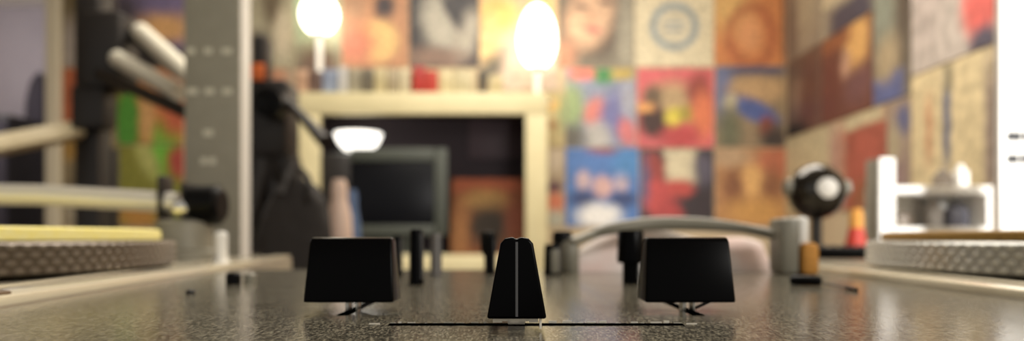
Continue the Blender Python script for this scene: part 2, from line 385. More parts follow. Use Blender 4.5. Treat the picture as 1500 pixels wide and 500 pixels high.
# --- third row
sleeve_back(828, 217, 936, 332, art('art_blue', (60, 116, 190), [
    ('e', .5, .02, .2, .06, 0, (150, 80, 100), .5), ('e', .24, .42, .10, .13, 0, (206, 176, 180), .35), ('e', .5, .50, .14, .15, 0, (216, 170, 164), .35), ('e', .76, .42, .10, .13, 0, (206, 176, 180), .35),
    ('e', .25, .65, .2, .1, 0, (30, 56, 116), .4), ('e', .78, .66, .18, .1, 0, (30, 56, 116), .4), ('e', .45, .87, .3, .16, 0, (246, 244, 240), .35), ('e', .85, .2, .2, .2, 0, (50, 130, 196), .5)], seed=23), 'blue record sleeve with three pale heads over white patch')
sleeve_back(937, 218, 1046, 334, art('art_redblack', (52, 38, 44), [
    ('r', .55, .22, .22, .22, 0, (222, 208, 170), .2), ('e', .17, .25, .16, .22, 20, (156, 44, 30), .4), ('e', .50, .5, .22, .12, 0, (196, 52, 34), .35), ('e', .22, .62, .2, .22, 15, (200, 48, 42), .3), ('e', .38, .85, .2, .2, -30, (180, 40, 36), .3), ('e', .85, .25, .14, .2, 0, (90, 84, 100), .5), ('e', .05, .4, .08, .3, 0, (100, 84, 124), .5)], seed=24), 'black and red record sleeve with a cream square')
sleeve_back(1047, 217, 1154, 332, art('art_tan', (184, 128, 70), [
    ('e', .85, .18, .3, .22, 0, (180, 96, 54), .4), ('e', .5, .42, .18, .2, 0, (226, 170, 90), .4), ('e', .25, .5, .14, .25, 0, (138, 84, 44), .5), ('e', .78, .5, .14, .22, 0, (138, 84, 44), .5), ('e', .55, .82, .4, .18, 0, (204, 146, 60), .5), ('e', .2, .1, .3, .14, 0, (184, 150, 110), .5)], seed=25), 'tan record sleeve with a golden blurred head')

# --- right wall, running towards the viewer
sleeve_right(1154, 1204, .70, 1.012, art('art_fog', (150, 136, 116), [('e', .6, .3, .3, .5, 0, (176, 162, 134), .5), ('e', .1, .6, .2, .5, 0, (120, 104, 90), .5)], seed=26), 'fog grey record sleeve high in the room corner')
sleeve_right(1205, 1280, .70, 1.012, art('art_buff', (206, 190, 154), [('r', .6, .9, .5, .2, 0, (70, 66, 84), .4)], seed=27), 'buff record sleeve with navy lower edge on the right wall')
sleeve_right(1154, 1204, .40, .70, art('art_mocha', (112, 86, 70), [('e', .4, .5, .2, .2, 0, (150, 120, 100), .5), ('e', .7, .6, .3, .5, 0, (104, 60, 46), .5), ('e', .2, .95, .4, .12, 0, (40, 36, 36), .4)], seed=28), 'mocha brown record sleeve in the corner beside the blue stroked one')
sleeve_right(1205, 1280, .40, .70, art('art_maroon', (116, 66, 48), [('e', .72, .22, .22, .3, 0, (228, 172, 88), .4), ('e', .5, .42, .10, .16, 0, (196, 150, 120), .4), ('e', .75, .7, .25, .2, 0, (116, 74, 74), .5), ('e', .2, .6, .2, .4, 0, (110, 54, 40), .5), ('r', .3, .1, .3, .08, 0, (150, 84, 40), .5)], seed=29), 'maroon record sleeve with a golden upper corner')
sleeve_right(1281, 1336, .40, 1.012, art('art_slate', (124, 116, 98), [('e', .3, .55, .3, .2, 0, (140, 146, 130), .5), ('e', .85, .4, .2, .5, 0, (86, 74, 64), .5), ('r', .4, .93, .42, .07, 0, (86, 100, 152), .25), ('e', .4, .78, .3, .1, 0, (180, 160, 124), .5), ('e', .7, .15, .3, .2, 0, (110, 92, 80), .5)], seed=30), 'tall slate grey poster with a blue block at its foot', name='poster', cat='poster', group='posters on the right wall')
sleeve_right(1154, 1228, .09, .395, art('art_sand', (204, 190, 150), [('r', .3, .75, .12, .2, 0, (120, 100, 80), .4), ('r', .65, .75, .08, .2, 0, (130, 110, 84), .4), ('r', .95, .5, .08, .5, 0, (190, 150, 130), .5)], seed=31), 'sand coloured record sleeve just behind the chrome ball')
sleeve_right(1229, 1300, .09, .395, art('art_brick', (168, 82, 58), [('r', .4, .05, .6, .09, 0, (206, 192, 152), .25), ('r', .1, .5, .08, .5, 0, (190, 140, 116), .4), ('e', .6, .5, .3, .3, 0, (180, 84, 62), .5), ('e', .7, .9, .3, .2, 0, (150, 96, 56), .5)], seed=32), 'brick red record sleeve with pale upper border')
sleeve_right(1301, 1336, .09, .395, art('art_dusk', (166, 146, 128), [('e', .7, .2, .3, .14, 0, (92, 100, 140), .4), ('e', .4, .75, .4, .25, 0, (150, 124, 124), .5), ('e', .3, .4, .3, .2, 0, (180, 166, 134), .5)], seed=33), 'dusky mauve record sleeve left of the cream poster')
sleeve_right(1337, 1458, .447, 1.012, art('art_pale', (200, 188, 178), [('e', .55, .50, .2, .12, 0, (206, 138, 82), .35), ('e', .88, .80, .22, .17, 0, (226, 88, 80), .3), ('e', .9, .97, .16, .06, 0, (80, 76, 96), .4), ('e', .2, .7, .2, .2, 0, (190, 176, 168), .5)], seed=34), 'pale grey poster with a coral red patch at lower right', name='poster', cat='poster', group='posters on the right wall')
sleeve_right(1337, 1458, .09, .445, art('art_cream', (224, 204, 156), [('r', .48, .42, .05, .30, 0, (94, 104, 132), .4), ('r', .25, .45, .04, .22, 0, (206, 150, 106), .5), ('e', .5, .1, .06, .1, 0, (150, 140, 110), .5), ('r', .97, .6, .06, .5, 0, (150, 132, 120), .5)], seed=35), 'cream poster with a slim blue upright stroke', name='poster', cat='poster', group='posters on the right wall')

# ------------------------------------------------------------------ hall beyond the doorway
t = thing('hanging_coat', 'dark coat hanging on the hall wall past the doorway', 'coat', at(58, 190, 4.57))
def coat(b):
    tube(b, [at(58, 112, 4.54), at(58, 125, 4.53), at(58, 150, 4.5), at(58, 188, 4.5), at(58, 215, 4.5)], [.03, .055, .075, .085, .07], 14)
obj('coat_body', coat, M['coat'], t)
obj('hook', lambda b: tube(b, [at(58, 110, 4.6), at(58, 108, 4.55), at(58, 112, 4.53)], .012, 10), M['dark'], t)
t = thing('hall_cabinet', 'dark wooden cabinet standing in the hall beyond the doorway', 'cabinet', (-3.12, 4.19, 0))
def hc(b):
    box(b, -3.4, -2.85, 4.02, 4.36, 0.08, E + .70, .01)
obj('body', hc, M['dark'], t)
for sx in (-3.27, -2.98):
    d = obj('door', lambda b: box(b, sx - .13, sx + .13, 4.0, 4.02, .12, E + .66, .005), M['coat'], t)
    obj('handle', lambda b: tube(b, [(sx + (.1 if sx < -3.1 else -.1), 3.99, 1.0), (sx + (.1 if sx < -3.1 else -.1), 3.99, 1.12)], .008, 8), M['steel'], d)

# ------------------------------------------------------------------ cream cabinet with the television
CF = 2.55                           # depth of the cabinet's front
a = at(430, 135, CF); c = at(802, 400, CF)
X0, X1, Z1, Z0 = a.x, c.x, a.z, c.z
fr = 38 / F * CF
cab = thing('open_cabinet', 'tall cream painted open cabinet against the back wall', 'cabinet', ((X0 + X1) / 2, CF, 0))
def frame(b):
    box(b, X0, X0 + fr, CF, CF + .025, Z0, Z1 - fr * .85, .004)
    box(b, X1 - fr * .85, X1, CF, CF + .025, Z0, Z1 - fr * .85, .004)
    box(b, X0, X1, CF, CF + .025, Z1 - fr * .85, Z1, .004)
    box(b, X0 + fr, X1 - fr * .85, CF, CF + .025, Z0, Z0 + .065, .004)
obj('front_frame', frame, M['cream'], cab)
def carc(b):
    box(b, X0 + .01, X0 + .03, CF + .025, BW - .012, Z0, Z1)
    box(b, X1 - .03, X1 - .01, CF + .025, BW - .012, Z0, Z1)
    box(b, X0, X1, CF + .0251, BW - .012, Z1 - .02, Z1)
    box(b, X0 + .03, X1 - .03, CF + .025, BW - .012, Z0 + .04, Z0 + .06)
obj('case', carc, M['cream'], cab)
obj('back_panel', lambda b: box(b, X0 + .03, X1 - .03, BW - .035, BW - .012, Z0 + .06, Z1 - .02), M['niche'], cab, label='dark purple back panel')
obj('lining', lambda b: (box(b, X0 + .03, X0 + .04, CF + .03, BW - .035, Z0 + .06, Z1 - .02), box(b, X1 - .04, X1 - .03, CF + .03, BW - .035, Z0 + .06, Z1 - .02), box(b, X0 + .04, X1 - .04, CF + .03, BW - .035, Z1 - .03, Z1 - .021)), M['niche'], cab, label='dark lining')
for sx in (-1, 1):
    obj('door', lambda b: box(b, (X0 + .005 if sx < 0 else (X0 + X1) / 2 + .003), ((X0 + X1) / 2 - .003 if sx < 0 else X1 - .005), CF, CF + .02, .1, Z0 - .005, .003), M['cream'], cab)
obj('base', lambda b: box(b, X0 + .02, X1 - .02, CF + .021, BW - .012, 0, Z0 - .002), M['cream'], cab)
a = at(686, 168, 2.84); c = at(766, 232, 2.84)
p = obj('panel', lambda b: box(b, a.x, c.x, BW - .045, BW - .036, c.z, a.z, .003), M['nichepanel'], cab, label='lighter mauve square on the back panel')

# television
TD = 2.58
sh = Z0 + .06
a = at(470, 217, TD); c = at(655, 335, TD)
tv = thing('television', 'grey television with a black screen inside the cream cabinet', 'television', ((a.x + c.x) / 2, TD + .1, sh))
tz0 = at(0, 345, TD).z
s0 = at(513, 236, TD); s1 = at(636, 330, TD)
def tvcase(b):
    box(b, s1.x, c.x, TD, TD + .03, tz0, a.z, .006)
    box(b, s0.x, s1.x, TD, TD + .03, s0.z, a.z, .004)
    box(b, s0.x, s1.x, TD, TD + .03, tz0, s1.z, .004)
    box(b, a.x + .012, c.x - .012, TD + .02, TD + .17, tz0 + .01, a.z - .012, .02)
    box(b, a.x + .08, c.x - .08, TD + .15, TD + .25, tz0 + .05, a.z - .06, .03)
obj('case', tvcase, M['tvgrey'], tv)
obj('shaded_bezel', lambda b: box(b, a.x, s0.x - .0005, TD, TD + .03, tz0, a.z - .02, .006), M['dark'], tv, label='left bezel with painted shade')  # bezel coloured dark to paint in the cabinet's shade
obj('screen', lambda b: box(b, s0.x, s1.x, TD + .006, TD + .019, s1.z, s0.z, .004), M['tvglass'], tv, label='black screen')
def tvst(b):
    box(b, a.x + .03, c.x - .03, TD + .03, TD + .2, sh, sh + .012, .004)
    box(b, (a.x + c.x) / 2 - .12, (a.x + c.x) / 2 + .12, TD + .06, TD + .14, sh + .012, tz0 + .012)
obj('stand', tvst, M['tvgrey'], tv)

# glowing bowl added on the television in place of a lamp reflection
bl = at(524, 217, TD + .07)
bt = a.z - .012
bowl = thing('reflection_bowl', 'small glowing white bowl in place of a lamp reflection above the television', 'lamp', (bl.x, TD + .08, bt))
obj('bowl', lambda b: lathe(b, [(.02, bt + .006), (.052, bt + .016), (.075, bt + .042), (.088, bt + .075), (.084, bt + .075), (.07, bt + .045), (.045, bt + .02), (0, bt + .014)], (bl.x, TD + .08, 0)), M['glowbowl'], bowl)  # added bowl standing in for the lamp reflection
obj('foot', lambda b: lathe(b, [(.03, bt), (.03, bt + .004), (.018, bt + .008), (0, bt + .008)], (bl.x, TD + .08, 0)), M['brass'], bowl)

# sleeve leaning in the cabinet
a = at(662, 258, 2.78); c = at(770, 378, 2.78)
o = obj('record_sleeve', lambda b: box(b, a.x, a.x + .292, 2.70, 2.705, sh + .001, a.z, .001),
        art('art_bronze', (116, 62, 18), [('r', .5, .08, .5, .10, 0, (150, 70, 30), .4), ('e', .45, .3, .28, .14, 0, (150, 110, 50), .5), ('e', .5, .62, .32, .26, 0, (44, 34, 24), .45), ('e', .12, .7, .12, .35, 0, (140, 90, 40), .5), ('e', .85, .55, .12, .3, 0, (110, 50, 20), .5)], seed=40, rough=.9), smooth=False)
put_uv(o, lambda v: ((v.x - a.x) / .292, (v.z - sh) / (a.z - sh)))
R = Matrix.Translation((0, 2.70, sh)) @ Matrix.Rotation(math.radians(-14), 4, 'X') @ Matrix.Translation((0, -2.70, -sh))
o.data.transform(R)
tag(o, 'bronze brown record sleeve leaning inside the cream cabinet', 'record sleeve')

# lamps on the cabinet top
def egg_lamp(px, py, rw, rh, label, sq):
    d = 2.77; p = at(px, py, d); x = p.x
    t = thing('table_lamp', label, 'lamp', (x, d, Z1), 'glowing lamps on the cream cabinet')
    prof = [(rw * math.sin(math.pi * k / 16) * (1 + sq * math.cos(math.pi * k / 16)), p.z - rh * math.cos(math.pi * k / 16)) for k in range(17)]
    prof[0] = (0, prof[0][1]); prof[-1] = (0, prof[-1][1])
    obj('shade', lambda b: lathe(b, prof, (x, d, 0)), M['glow'], t, label='glowing white shade')
    zb = p.z - rh + .01
    obj('base', lambda b: lathe(b, [(.055, Z1), (.055, Z1 + .008), (.02, Z1 + .016), (.012, Z1 + .03), (.012, zb - .02), (.03, zb), (.03, zb + .01), (0, zb + .012)], (x, d, 0)), M['white'], t)
    L = lamp('lamp_glow', 'POINT', (x, d - .16, p.z), 1.3, (1.0, .93, .80), shadow_soft_size=.05); 
egg_lamp(787, 54, .072, .126, 'glowing egg shaped white lamp near the middle of the cabinet wall', .1)
egg_lamp(468, 22, .072, .078, 'glowing round white lamp above left end of the cream cabinet', .0)

# small cases and books in a row on the cabinet top
row = [(432, 450, 32, (196, 160, 132), 'pinkish'), (452, 470, 30, (110, 88, 78), 'brown'), (472, 494, 34, (150, 160, 180), 'blue grey'), (496, 508, 36, (206, 204, 200), 'white'),
       (510, 528, 33, (160, 152, 130), 'khaki'), (530, 546, 35, (120, 112, 96), 'dark olive'), (548, 566, 34, (206, 192, 150), 'cream'), (568, 584, 33, (178, 164, 136), 'fawn'),
       (586, 600, 35, (212, 200, 166), 'ivory'), (604, 622, 36, (178, 48, 34), 'red'), (642, 664, 32, (214, 200, 156), 'pale yellow'), (666, 692, 33, (200, 188, 150), 'stone coloured'), (700, 712, 30, (70, 62, 44), 'black brown'), (716, 736, 24, (190, 174, 130), 'straw coloured')]
for i, (p0, p1, h, rgb, nm) in enumerate(row):
    d = 2.58 + .01 * (i % 3)
    x0, x1 = at(p0, 0, d).x, at(p1, 0, d).x; hh = (h + 4) / F * d
    t = thing('disc_case', nm + ' case standing in the row on the cream cabinet', 'case', ((x0 + x1) / 2, d, Z1), 'cases in a row on the cream cabinet')
    mm = mat('case_' + nm.replace(' ', '_'), rgb, .5, noise=(30, tuple(max(0, v - 26) for v in rgb), .4, .6))
    obj('cover', lambda b: (box(b, x0, x1, d, d + .006, Z1, Z1 + hh, .001), box(b, x0, x0 + .004, d + .006, d + .085, Z1, Z1 + hh, .001), box(b, x1 - .004, x1, d + .006, d + .085, Z1, Z1 + hh, .001)), mm, t)
    obj('insert', lambda b: box(b, x0 + .004, x1 - .004, d + .0065, d + .081, Z1 + .002, Z1 + hh - .003), M['white'], t)
t = obj('red_box', lambda b: box(b, at(623, 0, 2.575).x, at(641, 0, 2.575).x, 2.575, 2.66, Z1 + .0, Z1 + .085, .003), M['red']); t.name = 'small_box'
tag(t, 'small red box beside the red case on the cream cabinet', 'box')

# ------------------------------------------------------------------ studio stand at the left
SD = 1.5
pole_x = at(137, 0, SD).x
st = thing('studio_stand', 'black studio stand with slanting silver tubes at the left', 'stand', (pole_x, SD, 0))
obj('pole', lambda b: box(b, pole_x - .026, pole_x + .026, SD - .026, SD + .026, .03, E + .52, .006), M['dark'], st)
obj('base_plate', lambda b: box(b, pole_x - .2, pole_x + .2, SD - .2, SD + .2, 0, .03, .006), M['dark'], st)
hd = at(160, 62, SD - .04)
obj('clamp_head', lambda b: (box(b, hd.x - .05, hd.x + .04, hd.y - .03, hd.y + .05, hd.z - .10, hd.z + .06, .015), box(b, hd.x - .07, hd.x + .0, hd.y - .02, hd.y + .03, hd.z - .18, hd.z - .09, .01)), M['dark'], st)
obj('arm', lambda b: bar(b, at(140, 105, SD - .05), at(290, 172, SD - .25), .024, .022, .003), M['dark'], st)
obj('arm', lambda b: bar(b, at(165, 34, SD - .02), at(268, 110, SD - .1), .026, .022, .004), M['dark'], st)
obj('silver_tube', lambda b: tube(b, [at(172, 86, SD - .09), at(262, 136, SD - .2)], .017), M['silver'], st, label='lower silver tube')
obj('silver_tube', lambda b: tube(b, [at(206, 46, SD - .10), at(285, 118, SD - .25)], .017), M['silver'], st, label='upper silver tube')
obj('shelf_board', lambda b: bar(b, at(-60, 224, SD - .2), at(118, 190, SD - .03), .034, .03, .003), M['wood'], st, label='pale board')
# picture of dim blue sits behind; a second dark upright of the stand
obj('brace', lambda b: box(b, at(160, 0, SD + .1).x, at(172, 0, SD + .1).x, SD + .09, SD + .11, .03, E + .2, .003), M['dark'], st)
obj('brace_foot', lambda b: box(b, pole_x - .02, at(174, 0, SD + .1).x, SD + .08, SD + .12, .03, .06, .003), M['dark'], st)

# ------------------------------------------------------------------ tripod with a camera, behind the grey panel
TD2 = 1.25
tr = thing('camera_tripod', 'black camera on a tripod with a slanting pan handle', 'tripod', (at(405, 0, TD2).x, TD2, 0))
p0 = at(402, 232, TD2)
def tleg(b, ax, ay, dx):
    q = Vector((p0.x + ax * .9, TD2 + ay * .9, 0.0))
    tube(b, [p0 + Vector((dx, 0, 0)), p0.lerp(q, .45) + Vector((dx, 0, 0)), q], [.024, .020, .014], 12)
obj('leg', lambda b: tleg(b, -.30, -.05, -.02), M['dark'], tr)
obj('leg', lambda b: tleg(b, .30, -.06, .02), M['dark'], tr)
obj('leg', lambda b: tleg(b, .03, .30, 0), M['dark'], tr)
obj('center_column', lambda b: tube(b, [at(402, 300, TD2), at(402, 190, TD2)], .015, 12), M['dark'], tr)
obj('head', lambda b: box(b, at(386, 0, TD2).x, at(420, 0, TD2).x, TD2 - .025, TD2 + .025, at(0, 236, TD2).z, at(0, 196, TD2).z, .008), M['dark'], tr)
cm = obj('camera_body', lambda b: (box(b, at(372, 0, TD2).x, at(428, 0, TD2).x, TD2 - .03, TD2 + .05, at(0, 232, TD2).z, at(0, 120, TD2).z, .01), box(b, at(372, 0, TD2).x, at(394, 0, TD2).x, TD2 - .02, TD2 + .03, at(0, 122, TD2).z, at(0, 52, TD2).z, .012)), M['dark'], tr)
obj('orange_tag', lambda b: box(b, at(368, 0, TD2 - .032).x, at(388, 0, TD2 - .032).x, TD2 - .036, TD2 - .030, at(0, 124, TD2).z, at(0, 100, TD2).z, .002), M['orange'], cm)
obj('lens', lambda b: lathe(b, [(.022, 0), (.025, .03), (.025, .05), (.018, .052), (0, .045)], at(406, 158, TD2 - .03), 24, Matrix.Rotation(math.radians(90), 3, 'X')), M['black'], cm)
obj('pan_handle', lambda b: tube(b, [at(412, 140, TD2 - .02), at(440, 168, TD2 - .08), at(476, 208, TD2 - .15)], [.007, .008, .011], 12), M['dark'], tr)

# ------------------------------------------------------------------ desk
DT = E - FL - .092
t = thing('desk', 'brown wooden desk carrying the mixer and both turntables', 'desk', (0, .4, 0))
obj('desk_top', lambda b: box(b, -.85, .95, -.12, .98, DT - .035, DT, .003), M['desk'], t)
for x in (-.8, .9):
    for y in (-.07, .93):
        obj('leg', lambda b: box(b, x - .03, x + .03, y - .03, y + .03, 0, DT - .035, .003), M['desk'], t)

# black pouch and bottles on the desk's rear
pd = .80
pw = thing('pouch_bag', 'soft black pouch bag standing under the tripod', 'bag', (at(428, 0, pd).x, pd, DT))
def pouch(b):
    cx = at(428, 0, pd).x; zt = at(0, 262, pd).z
    prof = [(.0, .040), (.25, .046), (.55, .044), (.8, .036), (.95, .022), (1.0, .006)]
    rings = []
    for f_, r in prof:
        z = DT + (zt - DT) * f_
        rings.append([b.verts.new((cx + .006 * f_ + r * math.copysign(abs(math.cos(q)) ** .7, math.cos(q)) * (1 + .06 * math.sin(5 * q + f_ * 7)), pd + .03 * (1 - .5 * f_) * math.sin(q), z)) for q in [2 * math.pi * k / 28 for k in range(28)]])
    for r0, r1 in zip(rings, rings[1:]):
        for i in range(28): b.faces.new((r0[i], r0[(i + 1) % 28], r1[(i + 1) % 28], r1[i]))
    b.faces.new(rings[0][::-1]); b.faces.new(rings[-1])
obj('bag_body', pouch, M['bag'], pw)
obj('strap', lambda b: tube(b, smoothpath([at(412, 285, pd - .03), at(424, 252, pd - .01), at(436, 246, pd), at(452, 262, pd - .01), at(458, 290, pd - .03)]), .003, 8), M['bag'], pw)

def bottle(px, d, r, zt, m, name, label, m2, cat='bottle'):
    x = at(px, 0, d).x; z1 = at(0, zt, d).z; h = z1 - DT
    t = thing(name, label, cat, (x, d, DT))
    bd = obj('body', lambda b: lathe(b, [(r * .9, DT), (r, DT + .004), (r, DT + h * .62), (r * .9, DT + h * .75), (r * .62, DT + h * .86), (0, DT + h * .87)], (x, d, 0), 32), m, t)
    obj('cap', lambda b: lathe(b, [(r * .62, DT + h * .85), (r * .6, DT + h * .95), (r * .45, z1), (0, z1)], (x, d, 0), 32), m2, t)
    return t
bottle(497, .86, .016, 263, M['pink'], 'plastic_bottle', 'pale pink round topped bottle in front of the television', M['pink'])
bottle(516, .90, .011, 278, M['blue'], 'plastic_bottle', 'slim blue bottle just behind the pale pink one', M['blue'])
bottle(1254, .70, .011, 306, M['red'], 'plastic_bottle', 'small red bottle with an orange cap beside the chrome ball', M['amber'])

# ------------------------------------------------------------------ tall slim panels left and right
def panel(x0, x1, d0, d1, m, mside, label, mk, rows, side):
    zt = E + .30
    t = thing('tower_speaker', label, 'speaker', ((x0 + x1) / 2, (d0 + d1) / 2, DT))
    obj('front_panel', lambda b: box(b, x0, x1, d0, d0 + .004, DT, zt, .001), m, t)
    obj('side_panel', lambda b: box(b, x0, x1, d0 + .0041, d1, DT, zt, .002), mside, t, label='white side')
    for py, spans, h in rows:
        z = at(0, py, d0).z
        for (p0_, p1_) in spans:
            xa, xb = at(p0_, 0, d0).x, at(p1_, 0, d0).x
            obj('printed_mark', lambda b: box(b, xa, xb, d0 - .0006, d0, z - h / 2, z + h / 2), mk, t, smooth=False)
    return t
PD = .65
lx0, lx1 = at(270, 0, PD).x, at(351, 0, PD).x
panel(lx0, lx1, PD, PD + .029, M['towergrey'], M['white'], 'tall slim grey panel with pale marks and a bright white edge', M['mark'],
      [(75, [(274, 286), (299, 311), (325, 340)], .0055), (134, [(274, 290), (300, 314), (326, 340)], .0055), (195, [(298, 312)], .006), (236, [(294, 303), (306, 316)], .006)], 1)
rx0, rx1 = at(1465, 0, PD).x, at(1550, 0, PD).x
panel(rx0, rx1, PD, PD + .008, M['white'], M['white'], 'tall panel at the far right end with strong light painted white', M['greymark'],  # twin of the grey panel, the strong light on it painted white
      [(200, [(1474, 1496), (1499, 1522)], .009), (233, [(1474, 1492), (1495, 1522)], .009)], -1)

# ------------------------------------------------------------------ white desk organiser on the right with its small things
OD = .74
ox0, ox1, ox2 = at(1289, 0, OD).x, at(1312, 0, OD).x, at(1446, 0, OD).x
zs_top, zs_low = at(0, 272, OD).z, at(0, 338, OD).z
og = thing('desk_organiser', 'white desk organiser with one tall end and small gadgets inside', 'organiser', ((ox0 + ox2) / 2, OD + .05, DT))
obj('side_panel', lambda b: box(b, ox0, ox1, OD, OD + .027, DT, at(0, 231, OD).z, .001), M['white'], og, label='taller end post')
obj('shaded_face', lambda b: box(b, ox0 - .0016, ox0 - .0002, OD, OD + .027, DT, at(0, 231, OD).z - .0004, .0004), M['towergrey'], og, label='outer face with painted grey shade')  # grey plate paints the shade on the post's left side
obj('shelf', lambda b: box(b, ox1, ox2, OD, OD + .06, zs_top - .009, zs_top, .001), M['white'], og)
obj('shelf', lambda b: box(b, ox1, ox2, OD, OD + .06, zs_low - .012, zs_low + .004, .001), M['white'], og)
obj('back', lambda b: box(b, ox1, ox2, OD + .06, OD + .064, DT, zs_top, .0005), M['white'], og)
obj('side_panel', lambda b: box(b, ox2, ox2 + .006, OD, OD + .064, DT, zs_top, .0005), M['white'], og)
def gadget(px0, px1, zt, base, d, m, label, name, cat, knob=False):
    x0, x1 = at(px0, 0, d).x, at(px1, 0, d).x; z1 = at(0, zt, d).z
    t = thing(name, label, cat, ((x0 + x1) / 2, d, base), 'gadgets in the white organiser' if base < zs_top else None)
    obj('body', lambda b: box(b, x0, x1, d, d + .014, base, base + (z1 - base) * .75, .002), m, t)
    obj('top', lambda b: lathe(b, [(min(.0068, (x1 - x0) * .36), base + (z1 - base) * .74), (min(.0066, (x1 - x0) * .33), z1 - .002), (min(.005, (x1 - x0) * .2), z1), (0, z1)], ((x0 + x1) / 2, d + .007, 0), 24), m, t)
g1 = mat('gadget_grey', (176, 170, 164), .5); g2 = mat('gadget_dark', (96, 96, 108), .5); g3 = mat('gadget_taupe', (134, 122, 110), .5); g4 = mat('gadget_sage', (180, 186, 182), .5)
sl = zs_low + .004
gadget(1317, 1340, 310, sl, OD + .02, g3, 'taupe gadget at the left end of the organiser shelf', 'small_gadget', 'gadget')
gadget(1343, 1357, 290, sl, OD + .05, g1, 'tallest grey gadget on the organiser shelf', 'small_gadget', 'gadget')
gadget(1362, 1384, 292, sl, OD + .03, g1, 'wide grey gadget in the middle of the organiser shelf', 'small_gadget', 'gadget')
gadget(1393, 1420, 296, sl, OD + .02, g2, 'dark slate gadget on the organiser shelf', 'small_gadget', 'gadget')
gadget(1428, 1440, 300, sl, OD + .03, g4, 'sage grey gadget at the right end of the organiser shelf', 'small_gadget', 'gadget')
gadget(1375, 1398, 248, zs_top, OD + .04, g3, 'brown gadget on top of the white organiser', 'small_gadget', 'gadget')
gadget(1405, 1421, 240, zs_top, OD + .03, M['white'], 'little white gadget on top of the white organiser', 'small_gadget', 'gadget')

# ------------------------------------------------------------------ chrome ball on a stem
bd_ = .60
bc = at(1196, 281, bd_); br = 41 / F * bd_
ba = thing('ball_lamp', 'shiny dark chrome ball held on a thin stem', 'lamp', (bc.x, bc.y, DT))
bb = obj('ball', lambda b: lathe(b, [(0 if k in (0, 20) else br * math.sin(math.pi * k / 20), -br * math.cos(math.pi * k / 20)) for k in range(21)], bc, 40), M['ball'], ba)
obj('highlight_disc', lambda b: lathe(b, [(.0085, -.004), (.0095, -.001), (.0090, .001), (.006, .003), (0, .0038)], bc + Vector((0, -br + .003, .001)), 32, Matrix.Rotation(math.radians(90), 3, 'X')), M['white'], bb)  # white disc painted as the bright reflection on the ball
obj('pivot', lambda b: lathe(b, [(.006, -.004), (.007, 0), (.007, .005), (0, .006)], bc + Vector((-br + .002, 0, .003)), 20, Matrix.Rotation(math.radians(-90), 3, 'Y')), M['hpgrey'], ba, label='grey side pivot')
obj('pivot', lambda b: lathe(b, [(.006, -.004), (.007, 0), (.007, .005), (0, .006)], bc + Vector((br - .002, 0, .003)), 20, Matrix.Rotation(math.radians(90), 3, 'Y')), M['hpgrey'], ba, label='grey side pivot')
obj('stem', lambda b: tube(b, [bc + Vector((0, 0, -br + .003)), (bc.x, bc.y, DT + .008)], .0045, 14), M['dark'], ba)
obj('base', lambda b: lathe(b, [(.032, DT), (.032, DT + .006), (.02, DT + .01), (0, DT + .011)], (bc.x, bc.y, 0), 32), M['dark'], ba)

